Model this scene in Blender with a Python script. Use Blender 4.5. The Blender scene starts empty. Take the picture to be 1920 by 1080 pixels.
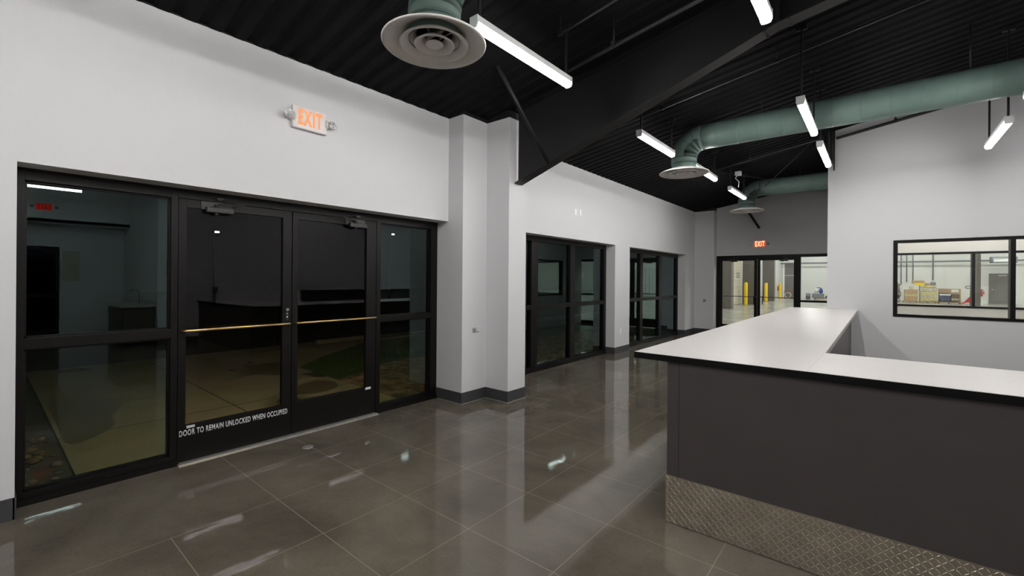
import bpy, bmesh, math, random
from mathutils import Vector, Matrix
random.seed(7)
SC = bpy.context.scene
COL = SC.collection
PI = math.pi

# ------------------------------------------------------------------ materials
def new_mat(name):
    m = bpy.data.materials.new(name); m.use_nodes = True
    nt = m.node_tree; nt.nodes.clear()
    out = nt.nodes.new('ShaderNodeOutputMaterial')
    return m, nt, out
def pmat(name, col, rough=.5, metal=0., spec=.5, noise=0., nscale=8., bump=0., bscale=40., coat=0.):
    m, nt, out = new_mat(name)
    b = nt.nodes.new('ShaderNodeBsdfPrincipled')
    b.inputs['Base Color'].default_value = (*col, 1); b.inputs['Roughness'].default_value = rough
    b.inputs['Metallic'].default_value = metal; b.inputs['Specular IOR Level'].default_value = spec
    b.inputs['Coat Weight'].default_value = coat
    nt.links.new(b.outputs[0], out.inputs[0])
    tc = nt.nodes.new('ShaderNodeTexCoord')
    if noise:
        n = nt.nodes.new('ShaderNodeTexNoise'); n.inputs['Scale'].default_value = nscale; n.inputs['Detail'].default_value = 5
        nt.links.new(tc.outputs['Object'], n.inputs['Vector'])
        r = nt.nodes.new('ShaderNodeValToRGB')
        r.color_ramp.elements[0].position = .3; r.color_ramp.elements[1].position = .7
        r.color_ramp.elements[0].color = (*[max(0, c*(1-noise)) for c in col], 1)
        r.color_ramp.elements[1].color = (*[min(1, c*(1+noise)) for c in col], 1)
        nt.links.new(n.outputs['Fac'], r.inputs[0]); nt.links.new(r.outputs[0], b.inputs['Base Color'])
    if bump:
        n2 = nt.nodes.new('ShaderNodeTexNoise'); n2.inputs['Scale'].default_value = bscale; n2.inputs['Detail'].default_value = 4
        nt.links.new(tc.outputs['Object'], n2.inputs['Vector'])
        bp = nt.nodes.new('ShaderNodeBump'); bp.inputs['Strength'].default_value = bump; bp.inputs['Distance'].default_value = .01
        nt.links.new(n2.outputs['Fac'], bp.inputs['Height']); nt.links.new(bp.outputs[0], b.inputs['Normal'])
    return m
def emat(name, col, strength):
    m, nt, out = new_mat(name)
    e = nt.nodes.new('ShaderNodeEmission'); e.inputs[0].default_value = (*col, 1); e.inputs[1].default_value = strength
    nt.links.new(e.outputs[0], out.inputs[0]); return m
def glass(name, tint, f0, rcol=(1, 1, 1)):
    m, nt, out = new_mat(name)
    t = nt.nodes.new('ShaderNodeBsdfTransparent'); t.inputs[0].default_value = (*tint, 1)
    g = nt.nodes.new('ShaderNodeBsdfGlossy'); g.inputs['Roughness'].default_value = 0.0; g.inputs[0].default_value = (*rcol, 1)
    lw = nt.nodes.new('ShaderNodeLayerWeight'); lw.inputs[0].default_value = .5
    p = nt.nodes.new('ShaderNodeMath'); p.operation = 'POWER'; p.inputs[1].default_value = 4.5
    a = nt.nodes.new('ShaderNodeMath'); a.operation = 'MULTIPLY_ADD'; a.inputs[1].default_value = .9; a.inputs[2].default_value = f0
    mx = nt.nodes.new('ShaderNodeMixShader')
    nt.links.new(lw.outputs['Facing'], p.inputs[0]); nt.links.new(p.outputs[0], a.inputs[0])
    nt.links.new(a.outputs[0], mx.inputs[0]); nt.links.new(t.outputs[0], mx.inputs[1]); nt.links.new(g.outputs[0], mx.inputs[2])
    nt.links.new(mx.outputs[0], out.inputs[0]); return m

M = {}
M['wall'] = pmat('wall_paint', (.72, .72, .735), .6, spec=.3, bump=.04, bscale=180)
M['wall_dim'] = pmat('wall_paint_dim', (.70, .695, .70), .6, spec=.3, bump=.04, bscale=180)  # same paint as the walls, far-end dimness slightly toned into the colour
M['white'] = pmat('white_plastic', (.95, .95, .95), .3)
M['base'] = pmat('charcoal_vinyl', (.055, .055, .06), .45, noise=.1)
M['black_paint'] = pmat('black_ceiling_paint', (.008, .0077, .0088), .8, spec=.1, noise=.25, nscale=3)
M['black_steel'] = pmat('black_painted_steel', (.014, .0136, .0146), .5, spec=.35, noise=.15, nscale=2)
M['frame'] = pmat('dark_bronze_aluminium', (.005, .0043, .004), .42, spec=.25)
M['closer'] = pmat('dark_bronze_closer', (.03, .028, .027), .35, metal=.3)
M['brass'] = pmat('brushed_brass', (.62, .44, .2), .28, metal=1.)
M['chrome'] = pmat('polished_metal', (.7, .7, .7), .2, metal=1.)
M['alu'] = pmat('mill_aluminium', (.55, .53, .5), .4, metal=.7, noise=.15, nscale=20)
M['duct'] = pmat('green_grey_duct_paint', (.135, .2, .18), .45, spec=.45, noise=.12, nscale=4)
M['seam'] = pmat('duct_seam', (.06, .1, .09), .5)
M['diff'] = pmat('off_white_enamel', (.88, .845, .82), .38, noise=.05)
M['neck_shade'] = pmat('painted_neck_shade', (.01, .01, .01), .7)
M['top'] = pmat('light_laminate', (.66, .63, .61), .32, spec=.5, noise=.03, nscale=60)
M['edge'] = pmat('black_edge_band', (.006, .0055, .006), .5, spec=.15)
M['panel'] = pmat('charcoal_laminate', (.072, .063, .063), .45, spec=.4, noise=.05, nscale=5)
M['tread'] = pmat('diamond_plate_aluminium', (.62, .56, .47), .33, metal=1., noise=.12, nscale=14)
M['housing'] = pmat('white_enamel_housing', (.8, .8, .8), .4)
M['lens'] = emat('lit_lens', (1, .985, .96), 44.)
M['lens_bay'] = emat('added_bay_lens', (1, 1, .98), 95.)
M['exitbody'] = pmat('exit_sign_white', (.8, .76, .75), .4)
M['exitred'] = emat('exit_letters_orange', (1, .36, .15), .8)
M['exitred_far'] = emat('exit_letters_red', (1, .42, .2), 1.5)
M['exitglow'] = emat('exit_face_glow', (1, .14, .07), .42)
M['exit_mirror'] = emat('exit_face_deep_red', (1, .03, .03), 1.2)
M['lens_clear'] = pmat('lamp_head_reflector', (.75, .75, .75), .12, metal=1., bump=1., bscale=90)
M['text'] = pmat('white_vinyl_letters', (.75, .75, .75), .5)
M['text_black'] = pmat('black_print', (.02, .02, .02), .5)
M['glass_side'] = glass('tinted_coated_glass', (.60, .62, .50), .072, (.72, .93, 1))
M['glass_door'] = glass('tinted_door_glass', (.66, .64, .56), .024, (.93, .9, 1))
M['glass_clear'] = glass('clear_interior_glass', (.975, .98, .97), .02)
M['office_wall'] = pmat('warm_white_paint', (.74, .72, .66), .6)
M['ware_wall'] = pmat('pale_metal_liner', (.70, .715, .695), .5, noise=.03, nscale=1)
M['ware_dark'] = pmat('taupe_painted_steel', (.13, .12, .105), .5)
M['ware_grey'] = pmat('grey_door_paint', (.17, .16, .15), .5)
M['yellow'] = pmat('safety_yellow', (.85, .6, .01), .4)
M['red'] = pmat('red_paint', (.5, .03, .03), .4)
M['card'] = pmat('cardboard', (.45, .32, .19), .8, noise=.15, nscale=5)
M['wrap'] = pmat('shrink_wrapped_goods', (.5, .46, .37), .35, noise=.25, nscale=6)
M['wrapy'] = pmat('yellow_wrapped_goods', (.55, .49, .25), .4, noise=.35, nscale=9)
M['paper'] = pmat('white_paper', (.75, .75, .72), .7)
M['pyellow'] = pmat('bright_yellow_box', (.85, .65, .02), .6)
M['greyplastic'] = pmat('grey_plastic', (.2, .22, .24), .5)
M['navy'] = pmat('dark_blue_film', (.07, .08, .14), .35, noise=.6, nscale=10)
M['wood'] = pmat('pallet_wood', (.4, .27, .15), .8, noise=.3, nscale=12)
M['blue'] = pmat('blue_plastic', (.03, .06, .3), .4)
M['rub'] = pmat('brown_bundle', (.16, .12, .09), .8, noise=.5, nscale=9)
M['grass'] = pmat('grass_green', (.05, .11, .02), .9, noise=.4, nscale=30)
M['asphalt'] = pmat('dark_asphalt', (.03, .03, .03), .8, noise=.3, nscale=20)
M['rock'] = pmat('river_rock', (.24, .17, .105), .85, noise=.7, nscale=5)
M['stopc'] = pmat('pale_concrete', (.42, .4, .34), .8, noise=.1)
M['cab'] = pmat('dark_wood_laminate', (.09, .075, .06), .5, noise=.2, nscale=4)
M['cabtop'] = pmat('grey_laminate', (.45, .43, .4), .4)
M['board'] = pmat('cream_board', (.55, .52, .42), .5)
M['printer'] = pmat('grey_printer_plastic', (.75, .75, .77), .5)
M['printer_dark'] = pmat('black_printer_plastic', (.02, .02, .022), .4)
M['added_lamp'] = emat('added_lamp_glow', (1, .90, .70), 110.)
M['far_lamp'] = emat('distant_lamp', (1, .97, .9), 50.)
M['brick'] = pmat('dark_exterior_wall', (.12, .115, .11), .8, noise=.1)

def concrete(name, ca, cb, rough, joint=None, jcol=(.3, .27, .2), jw=.004, damp=False):
    m, nt, out = new_mat(name); L = nt.links.new; N = nt.nodes.new
    b = N('ShaderNodeBsdfPrincipled'); L(b.outputs[0], out.inputs[0])
    tc = N('ShaderNodeTexCoord')
    n = N('ShaderNodeTexNoise'); n.inputs['Scale'].default_value = .9; n.inputs['Detail'].default_value = 9; n.inputs['Roughness'].default_value = .62
    n.inputs['Distortion'].default_value = .4
    L(tc.outputs['Object'], n.inputs['Vector'])
    r = N('ShaderNodeValToRGB'); e = r.color_ramp.elements
    e[0].position = .32; e[0].color = (*ca, 1); e[1].position = .68; e[1].color = (*cb, 1)
    L(n.outputs['Fac'], r.inputs[0])
    n3 = N('ShaderNodeTexNoise'); n3.inputs['Scale'].default_value = 55; n3.inputs['Detail'].default_value = 3
    L(tc.outputs['Object'], n3.inputs['Vector'])
    mr = N('ShaderNodeMapRange'); mr.inputs[3].default_value = .82; mr.inputs[4].default_value = 1.18
    L(n3.outputs['Fac'], mr.inputs[0])
    vm = N('ShaderNodeVectorMath'); vm.operation = 'SCALE'; L(r.outputs[0], vm.inputs[0]); L(mr.outputs[0], vm.inputs['Scale'])
    col = vm.outputs[0]
    sep = N('ShaderNodeSeparateXYZ'); L(tc.outputs['Object'], sep.inputs[0])
    rv = rough
    if joint:
        facs = []
        for ax, (off, per) in enumerate(joint):
            a = N('ShaderNodeMath'); a.operation = 'SUBTRACT'; a.inputs[1].default_value = off - per/2 - per*100
            L(sep.outputs[ax], a.inputs[0])
            mo = N('ShaderNodeMath'); mo.operation = 'MODULO'; mo.inputs[1].default_value = per; L(a.outputs[0], mo.inputs[0])
            s = N('ShaderNodeMath'); s.operation = 'SUBTRACT'; s.inputs[1].default_value = per/2; L(mo.outputs[0], s.inputs[0])
            ab = N('ShaderNodeMath'); ab.operation = 'ABSOLUTE'; L(s.outputs[0], ab.inputs[0])
            lt = N('ShaderNodeMath'); lt.operation = 'LESS_THAN'; lt.inputs[1].default_value = jw/2; L(ab.outputs[0], lt.inputs[0])
            facs.append(lt)
        mxm = N('ShaderNodeMath'); mxm.operation = 'MAXIMUM'; L(facs[0].outputs[0], mxm.inputs[0]); L(facs[1].outputs[0], mxm.inputs[1])
        if name == 'polished_concrete':     # the saw cuts stop short beside the left sidelight
            ga = N('ShaderNodeMath'); ga.operation = 'GREATER_THAN'; ga.inputs[1].default_value = -3.325; L(sep.outputs[0], ga.inputs[0])
            gb_ = N('ShaderNodeMath'); gb_.operation = 'GREATER_THAN'; gb_.inputs[1].default_value = 1.35; L(sep.outputs[1], gb_.inputs[0])
            go = N('ShaderNodeMath'); go.operation = 'MAXIMUM'; L(ga.outputs[0], go.inputs[0]); L(gb_.outputs[0], go.inputs[1])
            gm = N('ShaderNodeMath'); gm.operation = 'MULTIPLY'; L(mxm.outputs[0], gm.inputs[0]); L(go.outputs[0], gm.inputs[1]); mxm = gm
        mix = N('ShaderNodeMix'); mix.data_type = 'RGBA'; L(mxm.outputs[0], mix.inputs[0])
        L(col, mix.inputs[6]); mix.inputs[7].default_value = (*jcol, 1); col = mix.outputs[2]
    if damp:
        n4 = N('ShaderNodeTexNoise'); n4.inputs['Scale'].default_value = .55; n4.inputs['Detail'].default_value = 4; n4.inputs['Distortion'].default_value = .8
        L(tc.outputs['Object'], n4.inputs['Vector'])
        g = N('ShaderNodeMapRange'); g.inputs[1].default_value = .6; g.inputs[2].default_value = .66; L(n4.outputs['Fac'], g.inputs[0])
        mix2 = N('ShaderNodeMix'); mix2.data_type = 'RGBA'; L(g.outputs[0], mix2.inputs[0]); L(col, mix2.inputs[6])
        mix2.inputs[7].default_value = (ca[0]*.45, ca[1]*.42, ca[2]*.38, 1); col = mix2.outputs[2]
        rr = N('ShaderNodeMapRange'); rr.inputs[3].default_value = rough; rr.inputs[4].default_value = .15; L(g.outputs[0], rr.inputs[0])
        L(rr.outputs[0], b.inputs['Roughness'])
    else:
        rr = N('ShaderNodeMapRange'); rr.inputs[3].default_value = rough*.75; rr.inputs[4].default_value = rough*1.35
        L(n.outputs['Fac'], rr.inputs[0]); L(rr.outputs[0], b.inputs['Roughness'])
    L(col, b.inputs['Base Color'])
    nb = N('ShaderNodeTexNoise'); nb.inputs['Scale'].default_value = 3.2; nb.inputs['Detail'].default_value = 3
    L(tc.outputs['Object'], nb.inputs['Vector'])
    bp = N('ShaderNodeBump'); bp.inputs['Strength'].default_value = .22; bp.inputs['Distance'].default_value = .006
    L(nb.outputs['Fac'], bp.inputs['Height']); L(bp.outputs[0], b.inputs['Normal'])
    return m
M['floor'] = concrete('polished_concrete', (.082, .071, .055), (.175, .152, .118), .045, ((-2.01, .652), (2.01, .625)), (.27, .235, .175), .0045)
M['ware_floor'] = concrete('pale_warehouse_concrete', (.33, .33, .28), (.46, .46, .40), .2)
M['sidewalk'] = concrete('sidewalk_concrete', (.33, .30, .215), (.43, .39, .29), .7, ((-6.3, 6.0), (2.09, 3.0)), (.1, .09, .06), .02, damp=True)
M['soil'] = pmat('dark_soil', (.09, .07, .045), .9, noise=.4, nscale=6)

# ------------------------------------------------------------------ mesh builder
class MB:
    def __init__(s): s.bm = bmesh.new()
    def box(s, x0, x1, y0, y1, z0, z1, bev=0.):
        c = Vector(((x0+x1)/2, (y0+y1)/2, (z0+z1)/2))
        r = bmesh.ops.create_cube(s.bm, size=1, matrix=Matrix.Translation(c) @ Matrix.Diagonal((abs(x1-x0), abs(y1-y0), abs(z1-z0), 1)))
        if bev:
            es = {e for v in r['verts'] for e in v.link_edges}
            bmesh.ops.bevel(s.bm, geom=list(es), offset=bev, segments=2, affect='EDGES', profile=.6)
        return s
    def tube(s, pts, rad, seg=12, cap=True):
        pts = [Vector(p) for p in pts]; n = len(pts); rings = []
        rads = rad if isinstance(rad, (list, tuple)) else [rad]*n
        ref = None
        for i, p in enumerate(pts):
            t = (pts[min(i+1, n-1)] - pts[max(i-1, 0)]).normalized()
            if ref is None:
                ref = Vector((0, 0, 1)) if abs(t.z) < .9 else Vector((1, 0, 0))
            u = (ref - t*ref.dot(t)).normalized(); w = t.cross(u); ref = u
            rings.append([s.bm.verts.new(p + (u*math.cos(2*PI*k/seg) + w*math.sin(2*PI*k/seg))*rads[i]) for k in range(seg)])
        for a, b in zip(rings, rings[1:]):
            for k in range(seg):
                f = s.bm.faces.new((a[k], a[(k+1) % seg], b[(k+1) % seg], b[k])); f.smooth = True
        if cap:
            s.bm.faces.new(rings[0][::-1]); s.bm.faces.new(rings[-1])
        return s
    def lathe(s, prof, c, seg=48, axis='z', close=False):
        rings = []
        for r, h in prof:
            ring = []
            for k in range(seg):
                a = 2*PI*k/seg; p = (r*math.cos(a), r*math.sin(a), h)
                if axis == 'x': p = (h, p[0], p[1])
                if axis == 'y': p = (p[0], h, p[1])
                ring.append(s.bm.verts.new(Vector(p)+Vector(c)))
            rings.append(ring)
        pr = list(zip(rings, rings[1:]))
        if close: pr.append((rings[-1], rings[0]))
        for a, b in pr:
            for k in range(seg):
                f = s.bm.faces.new((a[k], a[(k+1) % seg], b[(k+1) % seg], b[k])); f.smooth = True
        return s
    def prism(s, poly, axis, a0, a1):
        """poly: 2D points; axis 'x','y','z' extrusion from a0 to a1. x:(y,z) y:(x,z) z:(x,y)"""
        def mk(p, a):
            return {'x': (a, p[0], p[1]), 'y': (p[0], a, p[1]), 'z': (p[0], p[1], a)}[axis]
        A = [s.bm.verts.new(mk(p, a0)) for p in poly]; B = [s.bm.verts.new(mk(p, a1)) for p in poly]
        n = len(poly)
        for k in range(n): s.bm.faces.new((A[k], A[(k+1) % n], B[(k+1) % n], B[k]))
        s.bm.faces.new(A[::-1]); s.bm.faces.new(B)
        return s
    def quad(s, *p):
        s.bm.faces.new([s.bm.verts.new(q) for q in p]); return s
    def build(s, name, mat, parent=None, origin=None):
        bm = s.bm
        bmesh.ops.recalc_face_normals(bm, faces=bm.faces[:])
        if origin is None:
            if parent is not None: origin = Vector(parent['_o'])
            else:
                xs = [v.co for v in bm.verts]
                mn = Vector([min(v[i] for v in xs) for i in range(3)]); mx = Vector([max(v[i] for v in xs) for i in range(3)])
                origin = Vector(((mn.x+mx.x)/2, (mn.y+mx.y)/2, mn.z))
        origin = Vector(origin)
        for v in bm.verts: v.co -= origin
        me = bpy.data.meshes.new(name); bm.to_mesh(me); bm.free()
        me.materials.append(M[mat] if isinstance(mat, str) else mat)
        o = bpy.data.objects.new(name, me); COL.objects.link(o)
        o['_o'] = list(origin)
        if parent is not None:
            o.parent = parent; o.location = origin - Vector(parent['_o'])
        else: o.location = origin
        return o
def box(*a, **k): return MB().box(*a, **k)
def tag(o, label, cat, group=None, kind=None):
    if label: o['label'] = label
    if cat: o['category'] = cat
    if group: o['group'] = group
    if kind: o['kind'] = kind
    return o
def empty(name, loc, label=None, cat=None, group=None, kind=None):
    o = bpy.data.objects.new(name, None); COL.objects.link(o); o.location = loc; o['_o'] = list(loc)
    o.empty_display_size = .1
    return tag(o, label, cat, group, kind)
def struct(o): o['kind'] = 'structure'; return o
def text(name, s, mat, parent, org, X, Y, height, width=None, depth=.002, bold=0., space=1.):
    cu = bpy.data.curves.new(name, 'FONT'); cu.body = s; cu.size = 1; cu.extrude = .0; cu.offset = bold; cu.space_character = space; cu.resolution_u = 3
    t = bpy.data.objects.new(name+'_tmp', cu); COL.objects.link(t)
    bpy.context.view_layer.update()
    me = bpy.data.meshes.new_from_object(t.evaluated_get(bpy.context.evaluated_depsgraph_get()))
    bpy.data.objects.remove(t)
    xs = [v.co.x for v in me.vertices]; ys = [v.co.y for v in me.vertices]
    x0, x1, y0, y1 = min(xs), max(xs), min(ys), max(ys)
    sy = height/(y1-y0); sx = width/(x1-x0) if width else sy
    X = Vector(X); Y = Vector(Y); Z = X.cross(Y); po = Vector(parent['_o'])
    for v in me.vertices:
        v.co = Vector(org) + X*((v.co.x-x0)*sx) + Y*((v.co.y-y0)*sy) - po
    bm = bmesh.new(); bm.from_mesh(me)
    r = bmesh.ops.extrude_face_region(bm, geom=bm.faces[:])
    bmesh.ops.translate(bm, verts=[g for g in r['geom'] if isinstance(g, bmesh.types.BMVert)], vec=Z*depth)
    bmesh.ops.recalc_face_normals(bm, faces=bm.faces[:])
    bm.to_mesh(me); bm.free(); me.materials.clear(); me.materials.append(M[mat])
    o = bpy.data.objects.new(name, me); COL.objects.link(o); o.parent = parent; o['_o'] = list(po)
    return o

# ------------------------------------------------------------------ camera
F = Vector((-math.sin(.6919), math.cos(.6919), 0)); R = Vector((math.cos(.6919), math.sin(.6919), 0)); U = Vector((0, 0, 1)); r_ = .0079
R2 = R*math.cos(r_)+U*math.sin(r_); U2 = -R*math.sin(r_)+U*math.cos(r_)
cd = bpy.data.cameras.new('camera'); cam = bpy.data.objects.new('camera', cd); COL.objects.link(cam); SC.camera = cam
cd.sensor_width = 36; cd.lens = 829.7*36/1920; cd.shift_y = -(540-522.9)/1920; cd.clip_start = .05; cd.clip_end = 300
mw = Matrix.Identity(4)
for i in range(3):
    mw[i][0] = R2[i]; mw[i][1] = U2[i]; mw[i][2] = -F[i]
mw[2][3] = 1.6
cam.matrix_world = mw

# ------------------------------------------------------------------ constants
WX = -4.35; FX = -4.56
def zc(x): return 3.69 + .167*(x+4.35)     # underside of the sloping roof deck
XR = 3.67; XR2 = 6.64; YB = 9.85; YF = 14.3; YR = -3.6

def wall_prism_x(x0, x1, y0, y1, z0=0., top=None):
    """a wall running along x whose top follows the roof"""
    return [(x0, z0), (x1, z0), (x1, zc(x1)+.0 if top is None else top), (x0, zc(x0)+.0 if top is None else top)], y0, y1

# ---- floor and ceiling
b = MB(); b.box(-4.70, 8.2, YR-.2, 14.36, -.12, 0)
struct(b.build('floor', 'floor', origin=(0, 0, 0)))
b = MB(); b.box(-7.4, 18, 14.36, 48.6, -.12, 0)
struct(b.build('floor', 'ware_floor', origin=(0, 0, 0)))
b = MB()
pitch = .18; y = YR-.2; prof = []
while y < 14.4:
    prof += [(y, 0), (y+.075, 0), (y+.10, .024), (y+.155, .024)]
    y += pitch
x0, x1 = -4.8, 8.2
V0 = [b.bm.verts.new((x0, p[0], zc(x0)+p[1])) for p in prof]; V1 = [b.bm.verts.new((x1, p[0], zc(x1)+p[1])) for p in prof]
T0 = [b.bm.verts.new((x0, p[0], zc(x0)+.12)) for p in (prof[0], prof[-1])]; T1 = [b.bm.verts.new((x1, p[0], zc(x1)+.12)) for p in (prof[0], prof[-1])]
for k in range(len(prof)-1): b.bm.faces.new((V0[k], V0[k+1], V1[k+1], V1[k]))
b.bm.faces.new((T0[0], T0[1], T1[1], T1[0]))
struct(b.build('ceiling', 'black_paint', origin=(0, 0, 3.6)))

# ---- left wall with three openings
def wl(b, y0, y1, z0, z1): b.box(-4.72, WX, y0, y1, z0, z1)
H = 2.345; CE = 3.692
b = MB()
wl(b, YR, .16, 0, CE); wl(b, .16, 3.93, H, CE); wl(b, 3.93, 4.93, 0, CE); wl(b, 4.93, 8.71, H, CE)
wl(b, 8.71, 9.43, 0, CE); wl(b, 9.43, 13.18, H, CE); wl(b, 13.18, 14.5, 0, CE)
struct(b.build('wall_left', 'wall'))
# piers that box in the steel column, and the far corner pier
b = MB(); b.box(WX-.001, -4.075, 3.93, 4.39, 0, 3.69); struct(b.build('wall_pier', 'wall'))
b = MB(); b.box(WX-.001, -3.68, 4.37, 4.73, 0, 3.69); struct(b.build('wall_pier', 'wall'))
b = MB(); b.box(WX-.001, -3.79, 14.02, YF+.001, 0, 3.69); struct(b.build('wall_pier', 'wall'))
b = MB(); b.box(-4.72, WX-.01, YR, 14.5, 3.692, 3.80); struct(b.build('trim_2', 'black_steel'))
b = MB(); b.box(WX-.01, -4.08, 3.94, 4.38, 3.69, zc(-4.35)+.05); b.box(WX-.01, -3.69, 4.38, 4.72, 3.69, zc(-4.35)+.1); b.box(WX-.01, -3.80, 14.03, 14.3, 3.69, 3.78); struct(b.build('trim_3', 'black_steel'))
# baseboards
def bb(name, *boxes):
    b = MB()
    for q in boxes: b.box(*q)
    return struct(b.build(name, 'base'))
t = .008
bb('baseboard_left', (WX, WX+t, YR, .16, 0, .143), (-4.56, WX+t, .152, .16+t, 0, .143), (WX, WX+t, 8.71, 9.43, 0, .143), (-4.56, WX+t, 8.70, 8.71, 0, .143), (WX, WX+t, 13.18, 14.02, 0, .143), (-4.56, WX+t, 13.172, 13.18, 0, .143))
bb('baseboard_pier', (-4.56, -4.075+t, 3.93-t, 3.93, 0, .143), (-4.075, -4.075+t, 3.93, 4.37, 0, .143), (-4.075, -3.68+t, 4.37-t, 4.37, 0, .143), (-3.68, -3.68+t, 4.37, 4.73, 0, .143))
bb('baseboard_far', (WX, -3.79+t, 14.02-t, 14.02, 0, .143))
bb('trim_1', (-4.075, -3.68+t*2.4, 4.37-t*2.4, 4.37, 0, .006), (-3.68, -3.68+t*2.4, 4.37, 4.73, 0, .006), (-4.5, -4.075+t*2.4, 3.93-t*2.4, 3.93, 0, .006), (-4.075, -4.075+t*2.4, 3.93, 4.36, 0, .006)).data.materials[0] = M['alu']

# ---- far wall (same paint, toned slightly darker) with door set and the office window hole
def tw(b, xa, xb, z0, y0, y1): b.prism(*[[(xa, z0), (xb, z0), (xb, zc(xb)+.002), (xa, zc(xa)+.002)]], 'y', y0, y1)
b = MB()
tw(b, -4.72, -.60, 2.34, YF, YF+.2); b.box(-4.72, -3.80, YF, YF+.2, 0, 2.34)
struct(b.build('wall_far', 'wall_dim'))
b = MB()
tw(b, -.60, 8.2, 2.30, YF, YF+.2); b.box(-.60, 8.2, YF, YF+.2, 0, 1.02); b.box(3.2, 8.2, YF, YF+.2, 1.02, 2.30); b.box(-.6, -.35, YF, YF+.2, 1.02, 2.3)
struct(b.build('wall_office_far', 'office_wall'))
# ---- centre wall with interior window
b = MB()
tw(b, -.72, XR+.12, 2.30, YB, YB+.12); b.box(-.72, XR+.12, YB, YB+.12, 0, 1.018)
b.box(-.72, .188, YB, YB+.12, 1.018, 2.30); b.box(2.90, XR+.12, YB, YB+.12, 1.018, 2.30)
struct(b.build('wall_center', 'wall'))
# office side wall (window towards the corridor) and right wall
def side(b, xa, xb, ya, yb, z0, z1=None):
    if z1 is None: b.prism([(xa, z0), (xb, z0), (xb, zc(xb)+.002), (xa, zc(xa)+.002)], 'y', ya, yb)
    else: b.box(xa, xb, ya, yb, z0, z1)
b = MB()
side(b, -.72, -.60, YB+.12, YF, 2.25); side(b, -.72, -.60, YB+.12, YF, 0, 1.05); side(b, -.72, -.60, YB+.12, 11.5, 1.05, 2.25); side(b, -.72, -.60, 13.02, YF, 1.05, 2.25)
struct(b.build('wall_office_side', 'wall'))
b = MB(); side(b, XR, XR+.12, 2.66, YF, 0); struct(b.build('wall_right', 'wall'))
b = MB(); tw(b, XR+.12, 7.52, 0, 2.66, 2.80); struct(b.build('wall_return', 'wall'))
b = MB(); side(b, XR2, XR2+.12, YR, 2.66, 2.93); b.box(XR2, 7.4, YR, 2.66, 2.93, 3.0)
b.box(7.4, 7.52, YR, .05, 0, 2.93); b.box(7.4, 7.52, 1.37, 2.66, 0, 2.93); b.box(7.4, 7.52, .05, 1.37, 2.35, 2.93)
struct(b.build('wall_recess', 'wall'))
b = MB(); tw(b, -4.72, 7.52, 0, YR-.15, YR); struct(b.build('wall_rear', 'wall'))
bb('baseboard_right', (XR-t, XR, 2.66, YB, 0, .143), (XR-t, 5.6, 2.66-t, 2.66, 0, .143))
bb('baseboard_center', (-.72, XR, YB-t, YB, 0, .143))

# ------------------------------------------------------------------ storefronts
def pane(parent, x, y0, y1, z0, z1, mat='glass_side'):
    b = MB(); b.box(x-.003, x+.003, y0-.008, y1+.008, z0-.008, z1+.008); return b.build('pane', mat, parent)
def bead(parent, x, y0, y1, z0, z1):   # rebate around the glass, set back
    b = MB(); w = .012
    b.box(x-.03, x+.02, y0, y0+w, z0, z1); b.box(x-.03, x+.02, y1-w, y1, z0, z1); b.box(x-.03, x+.02, y0, y1, z0, z0+w); b.box(x-.03, x+.02, y0, y1, z1-w, z1)
    return b.build('glazing_bead', 'frame', parent)
FB = FX-.11
def fbox(b, y0, y1, z0, z1, x0=FB, x1=FX): b.box(x0, x1, y0, y1, z0, z1, bev=.002)
# opening 1
w1 = empty('window_1', (FX, 2.04, 0), kind='structure')
b = MB()
fbox(b, .16, .205, 0, 2.325); fbox(b, 1.03, 1.078, 0, 2.325); fbox(b, 3.0, 3.055, 0, 2.325); fbox(b, 3.82, 3.93, 0, 2.325)
fbox(b, .205, 1.03, 2.26, 2.325); fbox(b, 1.078, 3.0, 2.265, 2.325); fbox(b, 3.055, 3.82, 2.25, 2.325)
fbox(b, .205, 1.03, 1.08, 1.158); fbox(b, 3.055, 3.82, 1.078, 1.145)
fbox(b, .205, 1.03, 0, .088); fbox(b, 3.055, 3.82, 0, .08)
b.box(FB, FX+.02, .16, 1.09, 0, .045); b.box(FB, FX+.02, 2.998, 3.93, 0, .045)
b.box(FB, FX, .16, 3.93, 2.325, 2.35)
b.build('window_frame', 'frame', w1)
for y0, y1, z0, z1 in ((.205, 1.03, 1.158, 2.26), (.205, 1.03, .088, 1.08), (3.055, 3.82, 1.145, 2.25), (3.055, 3.82, .08, 1.078)):
    pane(w1, -4.61, y0, y1, z0, z1); bead(w1, -4.61, y0, y1, z0, z1)
# thresholds
tag(MB().prism([(-4.66, 0), (-4.485, 0), (-4.51, .013), (-4.64, .013)], 'y', 1.079, 2.999).build('threshold', 'alu'), 'worn aluminium threshold strip under the black double entrance doors', 'threshold')
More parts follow.
